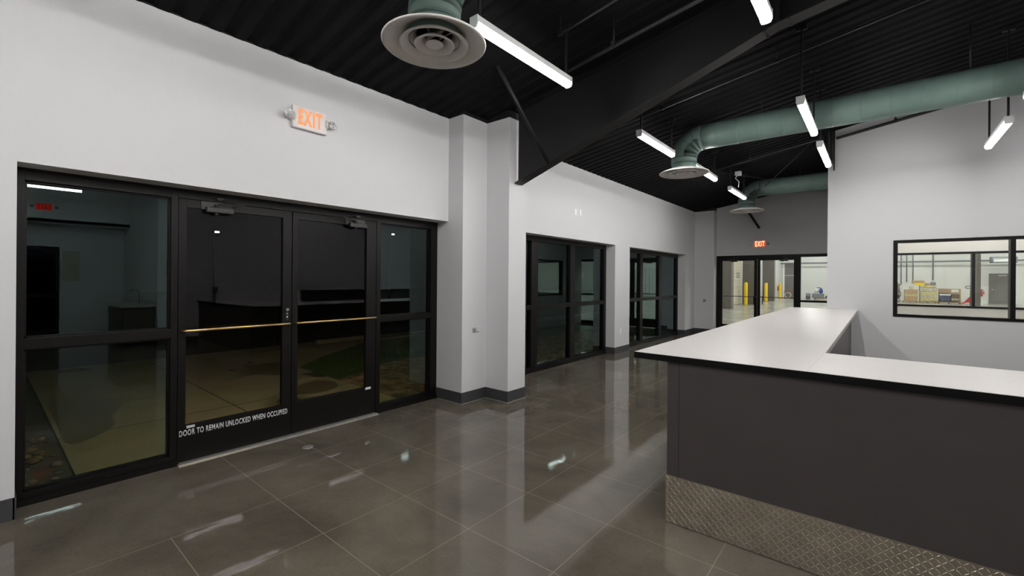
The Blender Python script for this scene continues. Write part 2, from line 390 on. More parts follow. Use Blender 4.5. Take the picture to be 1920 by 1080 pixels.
# door leaves on left wall: parametrised by axis
def leaf(name, ax, c0, c1, g0, g1, gz0, gz1, front, zt, glassmat, hinge, pull, closer_side):
    """ax 'y': leaf in plane x=front facing +x, spans y. ax 'x': leaf in plane y=front facing -y, spans x"""
    n = 1 if ax == 'y' else -1
    def bx(b, a0, a1, d0, d1, z0, z1, bev=0.):   # d measured out of the leaf face towards the room
        if ax == 'y': b.box(front+d0, front+d1, a0, a1, z0, z1, bev=bev)
        else: b.box(a0, a1, front-d1, front-d0, z0, z1, bev=bev)
    def P(a, d, z): return (front+d, a, z) if ax == 'y' else (a, front-d, z)
    root = empty(name, P((c0+c1)/2, -.02, 0), kind='structure')
    b = MB()
    bx(b, c0, g0, -.045, 0, .015, zt, .002); bx(b, g1, c1, -.045, 0, .015, zt, .002)
    bx(b, g0, g1, -.045, 0, .015, gz0, .002); bx(b, g0, g1, -.045, 0, gz1, zt, .002)
    b.build('door_frame', 'frame', root)
    b = MB(); bx(b, g0-.005, g1+.005, -.028, -.022, gz0-.005, gz1+.005); b.build('pane', glassmat, root)
    # push bar across the leaf
    b = MB(); zb = 1.137
    b.tube([P(c0+.025, .005, zb-.004), P(c0+.03, .05, zb), P(c0+.05, .06, zb), P(c1-.05, .06, zb), P(c1-.03, .05, zb), P(c1-.025, .005, zb-.004)], .0105, 12)
    pb = b.build('push_bar', 'brass' if ax == 'y' else 'closer', root)
    # closer
    a = closer_side; s = 1 if hinge > 0 else -1
    b = MB(); bx(b, a-.12, a+.12, .0, .01, gz1+.0, gz1+.07); b.build('closer_plate', 'closer', root)
    b = MB(); bx(b, a-.09, a+.12, .01, .06, gz1-.028, gz1+.022, .008); b.tube([P(a-.01, .035, gz1-.045), P(a-.01, .035, gz1-.028)], .016, 12)
    b.tube([P(a-.01, .035, gz1+.022), P(a-.01, .035, gz1+.05)], .014, 12)
    cl = b.build('closer_body', 'closer', root)
    b = MB(); b.tube([P(a-.01, .036, gz1+.048), P(a+.2*s, .10, gz1+.062)], .006, 8); b.tube([P(a+.2*s, .10, gz1+.062), P(a+.02*s, .03, gz1+.098)], .005, 8)
    bx(b, a-.005, a+.045, .0, .035, gz1+.088, gz1+.11)
    b.build('closer_arm', 'closer', cl)
    # pull handle outside
    b = MB(); q = pull
    b.tube([P(q, -.045, .93), P(q, -.09, .93), P(q, -.10, .945), P(q, -.10, 1.135), P(q, -.09, 1.15), P(q, -.045, 1.15)], .011, 10)
    b.build('pull_handle', 'frame', root)
    return root, P, bx
d1, P1, bx1 = leaf('door_1', 'y', 1.083, 2.022, 1.14, 1.935, .32, 2.19, -4.565, 2.262, 'glass_door', 1, 1.90, 1.36)
b = MB(); b.tube([(-4.566, 1.978, 1.275), (-4.55, 1.978, 1.275)], .016, 16); b.build('lock_cylinder', 'chrome', d1)
b = MB(); b.box(-4.566, -4.560, 1.966, 1.990, 1.17, 1.252, bev=.002); lk = b.build('lock_indicator', 'closer', d1)
b = MB(); b.box(-4.561, -4.558, 1.970, 1.986, 1.226, 1.24); b.build('indicator_window', 'chrome', lk)
b = MB(); b.box(-4.561, -4.558, 1.970, 1.986, 1.196, 1.208); b.build('indicator_mark', 'exitbody', lk)
text('lettering', 'DOOR TO REMAIN UNLOCKED WHEN OCCUPIED', 'text', d1, (-4.5648, 1.096, .232), (0, 1, 0), (0, 0, 1), .052, .893, .001, bold=.022, space=1.12)
b = MB(); b.box(-4.565, -4.5635, 1.148, 1.208, .306, .316); b.box(-4.565, -4.5635, 1.148, 1.208, .295, .304); b.build('sticker', 'text', d1)
d2, P2, bx2 = leaf('door_2', 'y', 2.030, 2.997, 2.085, 2.87, .33, 2.19, -4.565, 2.262, 'glass_door', -1, 2.12, 2.72)
b = MB(); b.box(-4.565, -4.5635, 2.866, 2.935, .302, .329); b.build('sticker', 'text', d2)
# opening 2 and 3
def store(name, y0, y1, m):
    w = empty(name, (FX, (y0+y1)/2, 0), kind='structure'); b = MB()
    fbox(b, y0, y0+.06, 0, 2.325); fbox(b, y1-.10, y1, 0, 2.325)
    for a, c in m: fbox(b, a, c, 0, 2.325)
    es = [y0+.06] + [q for ac in m for q in ac] + [y1-.10]
    cells = [(es[i], es[i+1]) for i in range(0, len(es), 2)]
    for a, c in cells: fbox(b, a, c, 2.255, 2.325); fbox(b, a, c, 1.075, 1.152); fbox(b, a, c, 0, .09)
    b.box(FB, FX+.02, y0, y1, 0, .045); b.box(FB, FX, y0, y1, 2.325, 2.35)
    b.build('window_frame', 'frame', w)
    for a, c in cells:
        pane(w, -4.61, a, c, 1.152, 2.255); pane(w, -4.61, a, c, .09, 1.075)
    return w
store('window_2', 4.93, 8.71, ((6.02, 6.21), (7.26, 7.43)))
store('window_3', 9.43, 13.18, ((10.50, 10.66), (11.73, 11.90)))
# far door set in the far wall
w4 = empty('window_4', (-2.3, YF, 0), kind='structure')
def gb(b, x0, x1, z0, z1): b.box(x0, x1, YF+.0, YF+.11, z0, z1, bev=.002)
b = MB(); gb(b, -3.80, -3.68, 0, 2.34); gb(b, -1.75, -1.64, 0, 2.34); gb(b, -3.68, -1.75, 2.24, 2.34); gb(b, -1.64, -.72, 2.26, 2.34); gb(b, -1.64, -.72, 1.03, 1.085); gb(b, -1.64, -.72, 0, .1); b.build('window_frame', 'frame', w4)
for z0, z1 in ((1.085, 2.26), (.1, 1.03)):
    b = MB(); b.box(-1.65, -.72, YF+.05, YF+.056, z0-.01, z1+.01); b.build('pane', 'glass_clear', w4)
leaf('door_3', 'x', -3.675, -2.70, -3.63, -2.775, .3, 2.185, YF+.03, 2.24, 'glass_clear', 1, -2.80, -3.33)
leaf('door_4', 'x', -2.692, -1.755, -2.62, -1.80, .3, 2.185, YF+.03, 2.24, 'glass_clear', -1, -2.58, -2.05)

# interior window in centre wall (aluminium) and the office windows behind
def iwin(name, ax, c, e0, e1, z0, z1, divs, wd=.055, depth=.14, glassm='glass_clear'):
    mid = (e0+e1)/2
    root = empty(name, (mid, c, z0) if ax == 'x' else (c, mid, z0), kind='structure')
    def bx(b, a0, a1, d0, d1, q0, q1, bev=0):
        if ax == 'x': b.box(a0, a1, c+d0, c+d1, q0, q1, bev=bev)
        else: b.box(c+d0, c+d1, a0, a1, q0, q1, bev=bev)
    b = MB(); d0, d1 = -.012, depth
    bx(b, e0, e1, d0, d1, z0, z0+wd*.8, .002); bx(b, e0, e1, d0, d1, z1-wd*.8, z1, .002)
    bx(b, e0, e0+wd, d0, d1, z0+wd*.8, z1-wd*.8, .002); bx(b, e1-wd, e1, d0, d1, z0+wd*.8, z1-wd*.8, .002)
    for q in divs: bx(b, q-wd/2, q+wd/2, d0, d1, z0+wd*.8, z1-wd*.8, .002)
    b.build('window_frame', 'frame', root)
    es = [e0+wd] + [s for q in divs for s in (q-wd/2, q+wd/2)] + [e1-wd]
    for i in range(0, len(es), 2):
        b = MB(); bx(b, es[i]-.008, es[i+1]+.008, depth/2-.003, depth/2+.003, z0+wd*.7, z1-wd*.7); b.build('pane', glassm, root)
    return root
iwin('window_5', 'x', YB, .190, 2.898, 1.02, 2.298, (1.543,))
iwin('window_6', 'x', YF, -.348, 3.198, 1.022, 2.298, (1.645,), depth=.2)
iwin('window_7', 'y', -.72, 11.502, 13.018, 1.052, 2.248, (), depth=.12)

# ------------------------------------------------------------------ steel beam
beam = empty('steel_beam', (-2, 4.535, 2.84), 'big black tapered steel rafter running up from the boxed wall pier', 'beam')
xa, xk, xe = -3.66, -.70, 8.1
zf = lambda x: 2.843+.345*(x-xa) if x < xk else 2.843+.345*(xk-xa)+.160*(x-xk)
xs = [xa, xk, xe]
b = MB(); b.prism([(xa, zf(xa)), (xk, zf(xk)), (xe, zf(xe)), (xe, zc(xe)-.005), (xa, zc(xa)-.005)], 'y', 4.53, 4.54); b.build('web', 'black_steel', beam)
b = MB(); th = .014
b.prism([(xa, zf(xa)), (xk, zf(xk)), (xe, zf(xe)), (xe, zf(xe)+th), (xk, zf(xk)+th), (xa, zf(xa)+th)], 'y', 4.457, 4.613)
b.build('bottom_flange', 'black_steel', beam)
b = MB(); b.prism([(xa, zc(xa)-.012), (xe, zc(xe)-.012), (xe, zc(xe)-.002), (xa, zc(xa)-.002)], 'y', 4.457, 4.613); b.build('top_flange', 'black_steel', beam)
b = MB(); b.prism([(xk-.012, zf(xk)), (xk+.012, zf(xk)), (xk+.012, zc(xk)-.01), (xk-.012, zc(xk)-.01)], 'y', 4.46, 4.61)
for q in (-.09, .09):
    for yy in (4.48, 4.59): b.tube([(xk+q, yy, zf(xk+q)-.012), (xk+q, yy, zf(xk+q)+.02)], .012, 8)
b.build('splice_plate', 'black_steel', beam)
def strut(name, p, q, w, label, cat, group=None, mat='black_steel', round_=False):
    b = MB()
    if round_: b.tube([p, q], w, 10)
    else:
        b.tube([p, q], w, 4)
    return tag(b.build(name, mat), label, cat, group)
strut('flange_brace', (-3.14, 3.52, 3.87), (-3.14, 4.47, 3.03), .03, 'black diagonal brace from the roof deck to the low end of the big rafter', 'brace')
# far diagonal strut hanging in front of the grey wall
b = MB(); b.tube([(-2.98, 13.6, 3.84), (-2.62, 14.15, 3.10)], .045, 4); tag(b.build('flange_brace', 'black_steel'), 'short black diagonal strut in front of the grey far wall, behind the farthest diffuser', 'brace')

# ------------------------------------------------------------------ pipes and rods under the roof
def pipe(y, off, x0, x1, rad, label, hang=(), drops=(), name='sprinkler_pipe', y1=None):
    y1 = y if y1 is None else y1
    root = empty(name, ((x0+x1)/2, y, zc((x0+x1)/2)-off), label, 'pipe')
    def P(x): return (x, y+(y1-y)*(x-x0)/(x1-x0), zc(x)-off)
    b = MB(); b.tube([P(x0), P(x1)], rad, 12); b.build('pipe_run', 'black_steel', root)
    for x in hang:
        p = P(x); b = MB(); b.tube([p, (p[0], p[1], zc(x)+.01)], .006, 8); b.box(p[0]-.02, p[0]+.02, p[1]-rad-.006, p[1]+rad+.006, p[2]-.012, p[2]+rad+.02)
        b.build('hanger_rod', 'black_steel', root)
    for x in drops:
        p = P(x); b = MB(); b.tube([p, (p[0], p[1], p[2]-.10)], .012, 8); b.lathe([(.002, -.12), (.022, -.118), (.022, -.11), (.01, -.10)], p, 12)
        b.build('sprinkler_head', 'closer', root)
    return root
pipe(3.80, .30, -2.43, 8.0, .020, 'straight black pipe hung on rods just before the big rafter', hang=(-1.93, -.5, 1.2))
pipe(3.42, .17, -2.3, 8.0, .013, 'thin black conduit nearest the viewer, high above the front counter', name='conduit', hang=(-2.28, -1.0))
pipe(5.72, .20, -3.2, 8.0, .013, 'thin black pipe just beyond the big rafter, crossing above the pendant lights', hang=(-2.2, -.9, .5))
pipe(9.35, .2, -2.55, -.75, .022, 'black sloping pipe behind the green elbow duct, beside the roof', hang=(-1.9,))
pipe(9.74, .17, -.60, 3.6, .026, 'black sprinkler pipe sloping across the top of the light centre wall', hang=(0.2, 1.4))
for p, q, lab in (((-2.75, 9.0, 3.78), (-1.9, 11.2, 3.86), 'thin cross rod above the second diffuser running towards the far wall'), ((-2.0, 11.4, 3.75), (-.9, 9.6, 4.15), 'thin cross rod rising from the farthest duct elbow to the right')):
    strut('tie_rod', p, q, .008, lab, 'rod', round_=True)
for yy, xx in ((9.79, -.66),):
    b = MB(); b.box(-.70, -.66, 9.76, 9.84, 3.72, zc(-.68)); b.box(-.64, -.62, 9.8, 9.84, 3.6, zc(-.63)); tag(b.build('conduit', 'black_steel'), 'black vertical conduit at the left edge of the light centre wall', 'conduit')

# ------------------------------------------------------------------ ducts with round diffusers
def duct(cx, cy, xend, label, rr=.19, zd=3.32):
    root = empty('air_duct', (cx, cy, zd), label, 'air duct')
    zc0 = 3.835; rb = .30
    b = MB(); b.lathe([(.182, zd+.01), (.182, zd+.13), (.19, zd+.135), (.19, zd+.145)], (cx, cy, 0), 40); col = b.build('neck', 'duct', root)
    b = MB()
    b.lathe([(.187, 0), (.194, .004), (.194, .01), (.187, .014)], (cx, cy, zd+.125), 40)
    b.build('neck_seam', 'seam', col)
    # elbow of four gores
    pts = [(cx, cy, zd+.14)]; n = 4; z0 = zc0-rb
    pts = [(cx, cy, zd+.14), (cx, cy, z0)]
    for k in range(1, n+1):
        a = PI/2*k/n; pts.append((cx+rb*(1-math.cos(a)), cy, z0+rb*math.sin(a)))
    def run(P0, rads, nm, dark):
        b = MB(); b.tube(P0, rads, 40, cap=True)
        for f in b.bm.faces:
            f.smooth = len(f.verts) == 4
        o = b.build(nm, 'duct', root); return o
    P0 = [pts[0]]; rd = [rr]; e = .004; marks = []
    for k in range(0, n+1):
        a = PI/2*(k/n); c = Vector((cx+rb*(1-math.cos(a)), cy, z0+rb*math.sin(a))); t_ = Vector((math.sin(a), 0, math.cos(a)))
        P0 += [c-t_*.006, c-t_*.003, c+t_*.003, c+t_*.006]; rd += [rr, rr, rr, rr]; marks.append(c)
    o = run(P0, rd, 'elbow', True); o.data.materials.append(M['seam'])
    for pl in o.data.polygons:
        c = Vector(pl.center) + Vector(root['_o'])
        if len(pl.vertices) == 4 and pl.area < .00025 and any(True for m_ in marks if (c-m_).length < rr+.03): pl.material_index = 1
    x = cx+rb+.012; P0 = [(x, cy, zc0)]; rd = [rr]; q = x+.20
    while q < xend-.05:
        P0 += [(q-.014, cy, zc0), (q-.007, cy, zc0), (q-.003, cy, zc0), (q+.003, cy, zc0), (q+.007, cy, zc0), (q+.014, cy, zc0)]; rd += [rr, rr, rr+.0026, rr+.0026, rr, rr]; q += .285
    P0.append((xend, cy, zc0)); rd.append(rr)
    run(P0, rd, 'straight_duct', False)
    for q in (cx+1.1, cx+3.2):
        if q < xend: b = MB(); b.tube([(q, cy, zc0+rr-.01), (q, cy, zc(q)+.01)], .008, 8); b.build('hanger_rod', 'black_steel', root)
    # diffuser: outer flared cone and inner rings
    d = empty('diffuser', (0, 0, 0)); d.parent = root; d['_o'] = [cx, cy, zd]; d.location = (0, 0, 0)
    def ring(prof, nm, mat='diff'):
        b = MB(); b.lathe([(r, h) for r, h in prof], (cx, cy, zd), 64, close=True); return b.build(nm, mat, d)
    ring([(.375, -.012), (.376, -.006), (.345, .012), (.25, .05), (.186, .075), (.183, .07), (.245, .042), (.31, .008), (.335, -.006), (.368, -.018)], 'outer_cone')
    ring([(.245, -.022), (.248, -.014), (.20, .02), (.135, .06), (.130, .056), (.19, .012), (.232, -.022)], 'middle_cone')
    ring([(.143, -.022), (.146, -.014), (.11, .012), (.075, .04), (.07, .036), (.105, .006), (.132, -.022)], 'inner_cone')
    b = MB(); b.lathe([(.0005, -.024), (.055, -.022), (.064, -.014), (.06, -.008), (.03, .01), (.0005, .012)], (cx, cy, zd), 40); b.build('center_button', 'diff', d)
    b = MB()
    for a in (.4, .4+PI/2, .4+PI, .4+1.5*PI):
        b.tube([(cx+.04*math.cos(a), cy+.04*math.sin(a), zd+.02), (cx+.17*math.cos(a), cy+.17*math.sin(a), zd+.07)], .006, 6)
    b.box(cx-.09, cx+.09, cy-.013, cy+.013, zd+.055, zd+.075)
    b.build('spider_bracket', 'alu', d)
    b = MB(); b.lathe([(.0005, zd+.12), (.18, zd+.12)], (cx, cy, 0), 32); b.build('neck_shade_disc', 'neck_shade', d)  # near-black disc stands in for the shade inside the neck
    return root
duct(-2.51, 2.12, XR-.005, 'green-grey round duct ending in the nearest, largest white round diffuser')
duct(-2.41, 7.20, XR-.005, 'long green-grey duct with an elbow down to the middle round diffuser')
duct(-2.50, 12.0, -.725, 'green-grey duct with the farthest, smallest diffuser before the grey wall')

# ------------------------------------------------------------------ pendant lights
def fixture(x, y0, y1, label, z=3.45, rods=True, group='linear pendant lights'):
    root = empty('pendant_light', (x, (y0+y1)/2, z), label, 'pendant light', group)
    prof = [(-.034, .045), (-.030, .012), (-.02, .002), (0, 0), (.02, .002), (.030, .012), (.034, .045)]
    b = MB(); b.prism([(x+a, z+h) for a, h in prof], 'y', y0+.01, y1-.01); b.build('lens', 'lens', root)
    b = MB(); b.prism([(x-.04, z+.045), (x+.04, z+.045), (x+.036, z+.095), (x-.036, z+.095)], 'y', y0+.004, y1-.004); b.build('housing', 'housing', root)
    for q, s in ((y0, 1), (y1, -1)):
        b = MB(); b.prism([(x+a*1.08, z+h-.001*0) for a, h in prof[:0]] + [(x-.04, z+.03), (x-.03, z+.004), (x+.03, z+.004), (x+.04, z+.03), (x+.04, z+.095), (x-.04, z+.095)], 'y', min(q, q+s*.012), max(q, q+s*.012)); b.build('end_cap', 'housing', root)
    for q in (y0+.06, y1-.06):
        b = MB(); b.box(x-.010, x+.010, q-.010, q+.010, z+.095, zc(x)-.0); b.box(x-.05, x+.05, q-.02, q+.02, zc(x)-.05, zc(x)+.0); b.build('hanger_rod', 'black_steel', root)
    return root
fixture(-2.32, 2.33, 3.64, 'glowing linear pendant light partly hidden by the nearest large diffuser')
fixture(-2.40, 5.45, 6.66, 'glowing linear pendant light just left of the middle duct elbow')
fixture(-2.36, 7.52, 8.78, 'linear pendant light mostly hidden behind the middle diffuser')
fixture(-2.37, 9.85, 11.15, 'linear pendant light in front of the farthest duct elbow')
fixture(-.635, 2.35, 3.62, 'linear pendant light cut by the top edge of the photo, before the big rafter')
fixture(-.645, 5.50, 6.80, 'linear pendant light hanging in front of the long duct, second row')
fixture(-.64, 7.42, 8.80, 'linear pendant light by the left edge of the light centre wall, under the long duct')
fixture(1.16, 7.65, 8.93, 'linear pendant light in front of the centre wall above the interior window')
fixture(1.16, 5.50, 6.78, 'linear pendant light glowing at the right edge of the photo beside the duct')
fixture(1.16, 2.36, 3.62, 'linear pendant light above the front counter, reflected in the entrance glass')
fixture(4.5, .20, 1.48, 'linear pendant light mirrored at the top of the left sidelight')
fixture(-2.34, .0, 1.26, 'linear pendant light above the left sidelight, out of frame, mirrored in the floor')
fixture(-.635, .0, 1.26, 'linear pendant light above the camera in the second row')
fixture(-2.34, -2.3, -1.04, 'rearmost linear pendant light in the row along the entrance wall')
fixture(-.635, -2.3, -1.04, 'rearmost linear pendant light in the second row')
fixture(1.16, -.9, .36, 'linear pendant light behind the camera in the third row')
fixture(5.4, -1.6, -.35, 'unseen linear pendant light added to brighten the side bay with the sink cabinet')  # out of view, added to brighten the side bay
fixture(2.90, 5.5, 6.78, 'linear pendant light over the tall desk beside the right wall')

# ------------------------------------------------------------------ wall devices
def exit_sign(c, X, N, label, w=.34, h=.215, far=False, mat='exitred', face='exitglow'):
    """c centre on wall, X text direction, N wall normal"""
    c = Vector(c); X = Vector(X); N = Vector(N); Z = Vector((0, 0, 1))
    root = empty('exit_sign', c - Z*h/2, label, 'exit sign', 'exit signs')
    def obx(b, a0, a1, z0, z1, d0, d1, bev=0.):
        p = [c+X*a0+Z*z0+N*d0, c+X*a1+Z*z1+N*d1]
        lo = [min(p[0][i], p[1][i]) for i in range(3)]; hi = [max(p[0][i], p[1][i]) for i in range(3)]
        b.box(lo[0], hi[0], lo[1], hi[1], lo[2], hi[2], bev=bev)
    b = MB(); obx(b, -w/2, w/2, -h/2, h/2, 0, .045, .008); b.build('sign_body', 'exitbody', root)
    if far:
        b = MB(); obx(b, -w/2+.03, w/2-.03, -h/2+.03, h/2-.02, .045, .047); b.build('sign_face', face, root)
    text('exit_lettering', 'EXIT', mat, root, c - X*(.118) - Z*.072 + N*.0465, X, (0, 0, 1), .152, .236, .003, bold=.034, space=1.24)
    for s in (-1, 1):
        a = s*(w/2+.045)
        b = MB(); p = [c+X*(s*(w/2-.01))+N*.012, c+X*a+N*.02]
        b.tube([p[0]-Z*.0, p[1]], [.055, .03], 12); b.build('lamp_arm', 'exitbody', root)
        ax = 'x' if abs(N.x) > .5 else 'y'; sg = N.x if ax == 'x' else N.y
        b = MB(); b.lathe([(.012, .0), (.035, .01*sg), (.040, .04*sg), (.037, .045*sg)], c+X*a+N*.03, 24, axis=ax); lh = b.build('lamp_head', 'exitbody', root)
        b = MB(); b.lathe([(.001, .042*sg), (.036, .044*sg)], c+X*a+N*.03, 24, axis=ax); b.build('lamp_lens', 'lens_clear', lh)
    return root
exit_sign((WX, 2.075, 3.145), (0, 1, 0), (1, 0, 0), 'white emergency exit sign with two lamp heads above the entrance doors')
exit_sign((-2.62, YF, 2.655), (1, 0, 0), (0, -1, 0), 'small glowing red exit sign on the grey far wall above the glass doors', far=True, mat='exitred_far')
exit_sign((XR2, 1.03, 3.28), (0, -1, 0), (-1, 0, 0), 'red exit sign on the right wall, mirrored in the left sidelight', far=True, mat='exitglow', face='exit_mirror')
def plate(x, y, z, label, w=.07, h=.115, kind='outlet', ax='x', lit=False):
    root = empty('wall_plate', (x, y, z-h/2), label, 'wall plate', 'wall plates and outlets')
    b = MB()
    if ax == 'x': b.box(x, x+.006, y-w/2, y+w/2, z-h/2, z+h/2, bev=.002)
    elif ax == '-x': b.box(x-.006, x, y-w/2, y+w/2, z-h/2, z+h/2, bev=.002)
    else: b.box(x-w/2, x+w/2, y-.006, y, z-h/2, z+h/2, bev=.002)
    b.build('cover', 'white', root)
    b = MB()
    if ax == 'x': b.box(x+.006, x+.008, y-.016, y+.016, z-.036, z+.036)
    elif ax == '-x': b.box(x-.008, x-.006, y-.016, y+.016, z-.036, z+.036)
    else: b.box(x-.016, x+.016, y-.008, y-.006, z-.036, z+.036)
    b.build('socket_insert', 'white', root); return root
plate(WX, 7.085, 2.855, 'white wall outlet high above the second storefront window, left of the pair')
plate(WX, 7.255, 2.862, 'white wall plate high above the second storefront window, right of the pair')
plate(WX, 8.98, .475, 'white outlet low on the narrow wall between the two far windows')
plate(WX, 13.53, 1.29, 'white light switch plate near the far left corner')
plate(XR, 5.1, 1.28, 'outlet on the right wall mirrored in the entrance door glass', ax='-x')
# open boxes without covers
r = empty('junction_box', (-4.075, 4.16, .90), 'small open electrical box on the boxed pier beside the entrance', 'junction box')
MB().box(-4.077, -4.068, 4.12, 4.19, .895, .955).build('box', 'alu', r); MB().box(-4.068, -4.062, 4.135, 4.165, .905, .935).build('cap', 'greyplastic', r); MB().tube([(-4.076, 4.22, .90), (-4.066, 4.22, .90)], .008, 8).build('stud', 'greyplastic', r)
r = empty('junction_box', (-4.04, 14.02, .95), 'small metal box on the far corner pier beside the glass doors', 'junction box')
MB().box(-4.08, -4.01, 13.985, 14.02, .96, 1.04, bev=.004).build('box', 'alu', r); MB().box(-4.06, -4.035, 13.97, 13.985, .97, 1.0).build('cap', 'closer', r)
r = empty('junction_box', (-2.25, 9.9, 3.6), 'white ceiling box with a cable whip above the pendant near the farthest duct', 'junction box')
MB().box(-2.31, -2.2, 10.0, 10.1, 3.78, 3.86, bev=.005).build('box', 'housing', r); MB().tube([(-2.27, 10.05, 3.79), (-2.31, 10.05, 3.73), (-2.25, 10.1, 3.66), (-2.27, 10.15, 3.56)], .008, 8).build('cable', 'housing', r)
tag(MB().lathe([(.0005, 0), (.05, 0), (.05, .004), (.04, .006), (.0005, .006)], (-4.13, 1.99, 0), 24).build('floor_plug', 'alu'), 'small round metal plug set in the floor before the entrance doors', 'floor plug')

# ------------------------------------------------------------------ front counter
ct = empty('service_counter', (0, 3.3, 0), 'L-shaped charcoal service counter with pale laminate top and diamond plate kick', 'counter')
b = MB()
b.box(-1.075, 1.66, 2.923, 2.96, 0, 1.06); b.box(-1.075, -1.04, 2.96, 9.80, 0, 1.06); b.box(-.40, -.368, 3.70, 9.849, 0, 1.06); b.box(-.40, 1.66, 3.66, 3.70, 0, 1.06)
b.box(1.63, 1.66, 2.96, 3.66, 0, 1.06); b.box(-1.04, -.40, 9.76, 9.80, 0, 1.06)
b.build('body', 'panel', ct)
b = MB()
for x in (-1.0, 1.44): b.box(x, x+.0025, 2.9225, 2.924, .312, 1.06)
for yy in (3.9, 5.1, 6.3, 7.5, 8.7): b.box(-1.0755, -1.074, yy, yy+.0025, .312, 1.06)
b.build('panel_seams', 'edge', ct)
L = [(-1.30, 2.90), (1.74, 2.90), (1.74, 3.735), (-.28, 3.735), (-.28, 9.848), (-.72, 9.848), (-1.30, 9.848)]
b = MB(); b.prism(L, 'z', 1.062, 1.1035); b.build('core_edge', 'edge', ct)
b = MB(); b.prism([(-1.298, 2.902), (1.738, 2.902), (1.738, 3.733), (-.282, 3.733), (-.282, 9.848), (-1.298, 9.848)], 'z', 1.1035, 1.1055); b.build('countertop', 'top', ct)
b = MB(); b.box(-.282, -.2795, 3.735, 9.848, 1.064, 1.104); b.box(-.28, 1.738, 3.735, 3.7375, 1.064, 1.104); b.build('inner_edge', 'alu', ct)
b = MB(); b.prism([(-.288, 3.733), (-.286, 3.733), (-.2995, 2.902), (-.3015, 2.902)], 'z', 1.1054, 1.1057); b.build('top_seam', 'cabtop', ct)
# diamond plate kick
kz = .312
b = MB(); b.box(-1.079, 1.664, 2.919, 2.923, 0.004, kz); b.box(-1.079, -1.075, 2.923, 9.80, 0.004, kz); b.build('kick_plate', 'tread', ct)
b = MB(); bm = b.bm
def lozenge(cx, cz, ang, plane):
    ca, sa = math.cos(ang), math.sin(ang); l, w, h = .0155, .0036, .0022
    pts = [(l, 0), (0, w), (-l, 0), (0, -w)]
    vs = []
    for p, q in pts:
        a = cx + p*ca - q*sa; z = cz + p*sa + q*ca
        vs.append(bm.verts.new((a, 2.919, z) if plane == 'y' else (-1.079, a, z)))
    tp = []
    for s in (.45, -.45):
        a = cx + s*l*ca; z = cz + s*l*sa
        tp.append(bm.verts.new((a, 2.919-h, z) if plane == 'y' else (-1.079-h, a, z)))
    bm.faces.new((vs[0], vs[1], tp[0])); bm.faces.new((vs[1], vs[2], tp[1])); bm.faces.new((vs[1], tp[1], tp[0]))
    bm.faces.new((vs[2], vs[3], tp[1])); bm.faces.new((vs[3], vs[0], tp[0])); bm.faces.new((vs[3], tp[0], tp[1]))
st = .0235
def rows(a0, a1, plane):
    na = int((a1-a0)/st); nz = int(kz/st)
    for i in range(na):
        for k in range(nz):
            lozenge(a0+.012+i*st, .014+k*st, PI/4 if (i+k) % 2 else -PI/4, plane)
rows(-1.079, 1.664, 'y'); rows(2.923, 6.0, 'x')
b.build('tread_pattern', 'tread', ct)
# printer on the counter (seen in the entrance glass), tall desk beyond
pr = empty('printer', (1.45, 3.4, 1.1055), 'grey multifunction printer on the counter, mirrored in the left entrance door', 'printer')
MB().box(1.18, 1.62, 3.12, 3.60, 1.107, 1.40, bev=.012).build('body', 'printer', pr)
MB().box(1.17, 1.63, 3.11, 3.61, 1.402, 1.46, bev=.012).build('scanner_lid', 'printer', pr)
MB().box(1.20, 1.40, 3.075, 3.12, 1.24, 1.39, bev=.006).build('control_panel', 'printer_dark', pr)
MB().prism([(2.9, 1.20), (3.12, 1.17), (3.12, 1.185), (2.9, 1.215)], 'x', 1.22, 1.56).build('paper_tray', 'printer_dark', pr)
ds = empty('tall_desk', (2.4, 7.1, 0), 'tall dark desk with raised pale ledge beside the right wall, mirrored in the door glass', 'desk')
MB().box(2.2, 2.24, 5.5, 8.7, 0, 1.26).build('front_panel', 'panel', ds); MB().box(2.24, 2.7, 5.5, 5.54, 0, 1.26).build('side_panel', 'panel', ds); MB().box(2.24, 2.7, 8.66, 8.7, 0, 1.26).build('side_panel', 'panel', ds)
MB().box(2.12, 2.75, 5.45, 8.75, 1.26, 1.30, bev=.004).build('ledge', 'top', ds)
# sink cabinet in the recess, door, board
sk = empty('sink_cabinet', (4.6, 2.35, 0), 'low dark sink cabinet with grey top, mirrored in the left sidelight', 'cabinet')
MB().box(3.80, 5.45, 2.08, 2.64, .08, .88).build('cabinet_body', 'cab', sk); MB().box(3.85, 5.4, 2.12, 2.64, 0, .08).build('toe_kick', 'edge', sk)
MB().box(3.76, 5.49, 2.03, 2.65, .88, .92, bev=.004).build('worktop', 'cabtop', sk); MB().box(3.76, 5.49, 2.63, 2.65, .92, 1.02).build('backsplash', 'cabtop', sk)
for xx in (3.83, 4.37, 4.91):
    dd = MB().box(xx, xx+.51, 2.06, 2.08, .12, .85, bev=.003).build('cabinet_door', 'cab', sk); MB().tube([(xx+.45, 2.045, .7), (xx+.45, 2.045, .82)], .006, 8).build('handle', 'chrome', dd)
MB().tube([(4.6, 2.5, .92), (4.6, 2.5, 1.18), (4.6, 2.47, 1.25), (4.6, 2.4, 1.27), (4.6, 2.33, 1.24), (4.6, 2.32, 1.18)], .012, 10).build('faucet', 'chrome', sk)
d5 = empty('door_5', (7.4, .71, 0), kind='structure')
b = MB(); b.box(7.37, 7.45, .06, .12, 0, 2.34); b.box(7.37, 7.45, 1.30, 1.36, 0, 2.34); b.box(7.37, 7.45, .12, 1.30, 2.27, 2.34); b.box(7.38, 7.44, .12, 1.30, 0, .2); b.box(7.38, 7.44, .12, 1.30, 1.03, 1.12); b.build('door_frame', 'frame', d5)
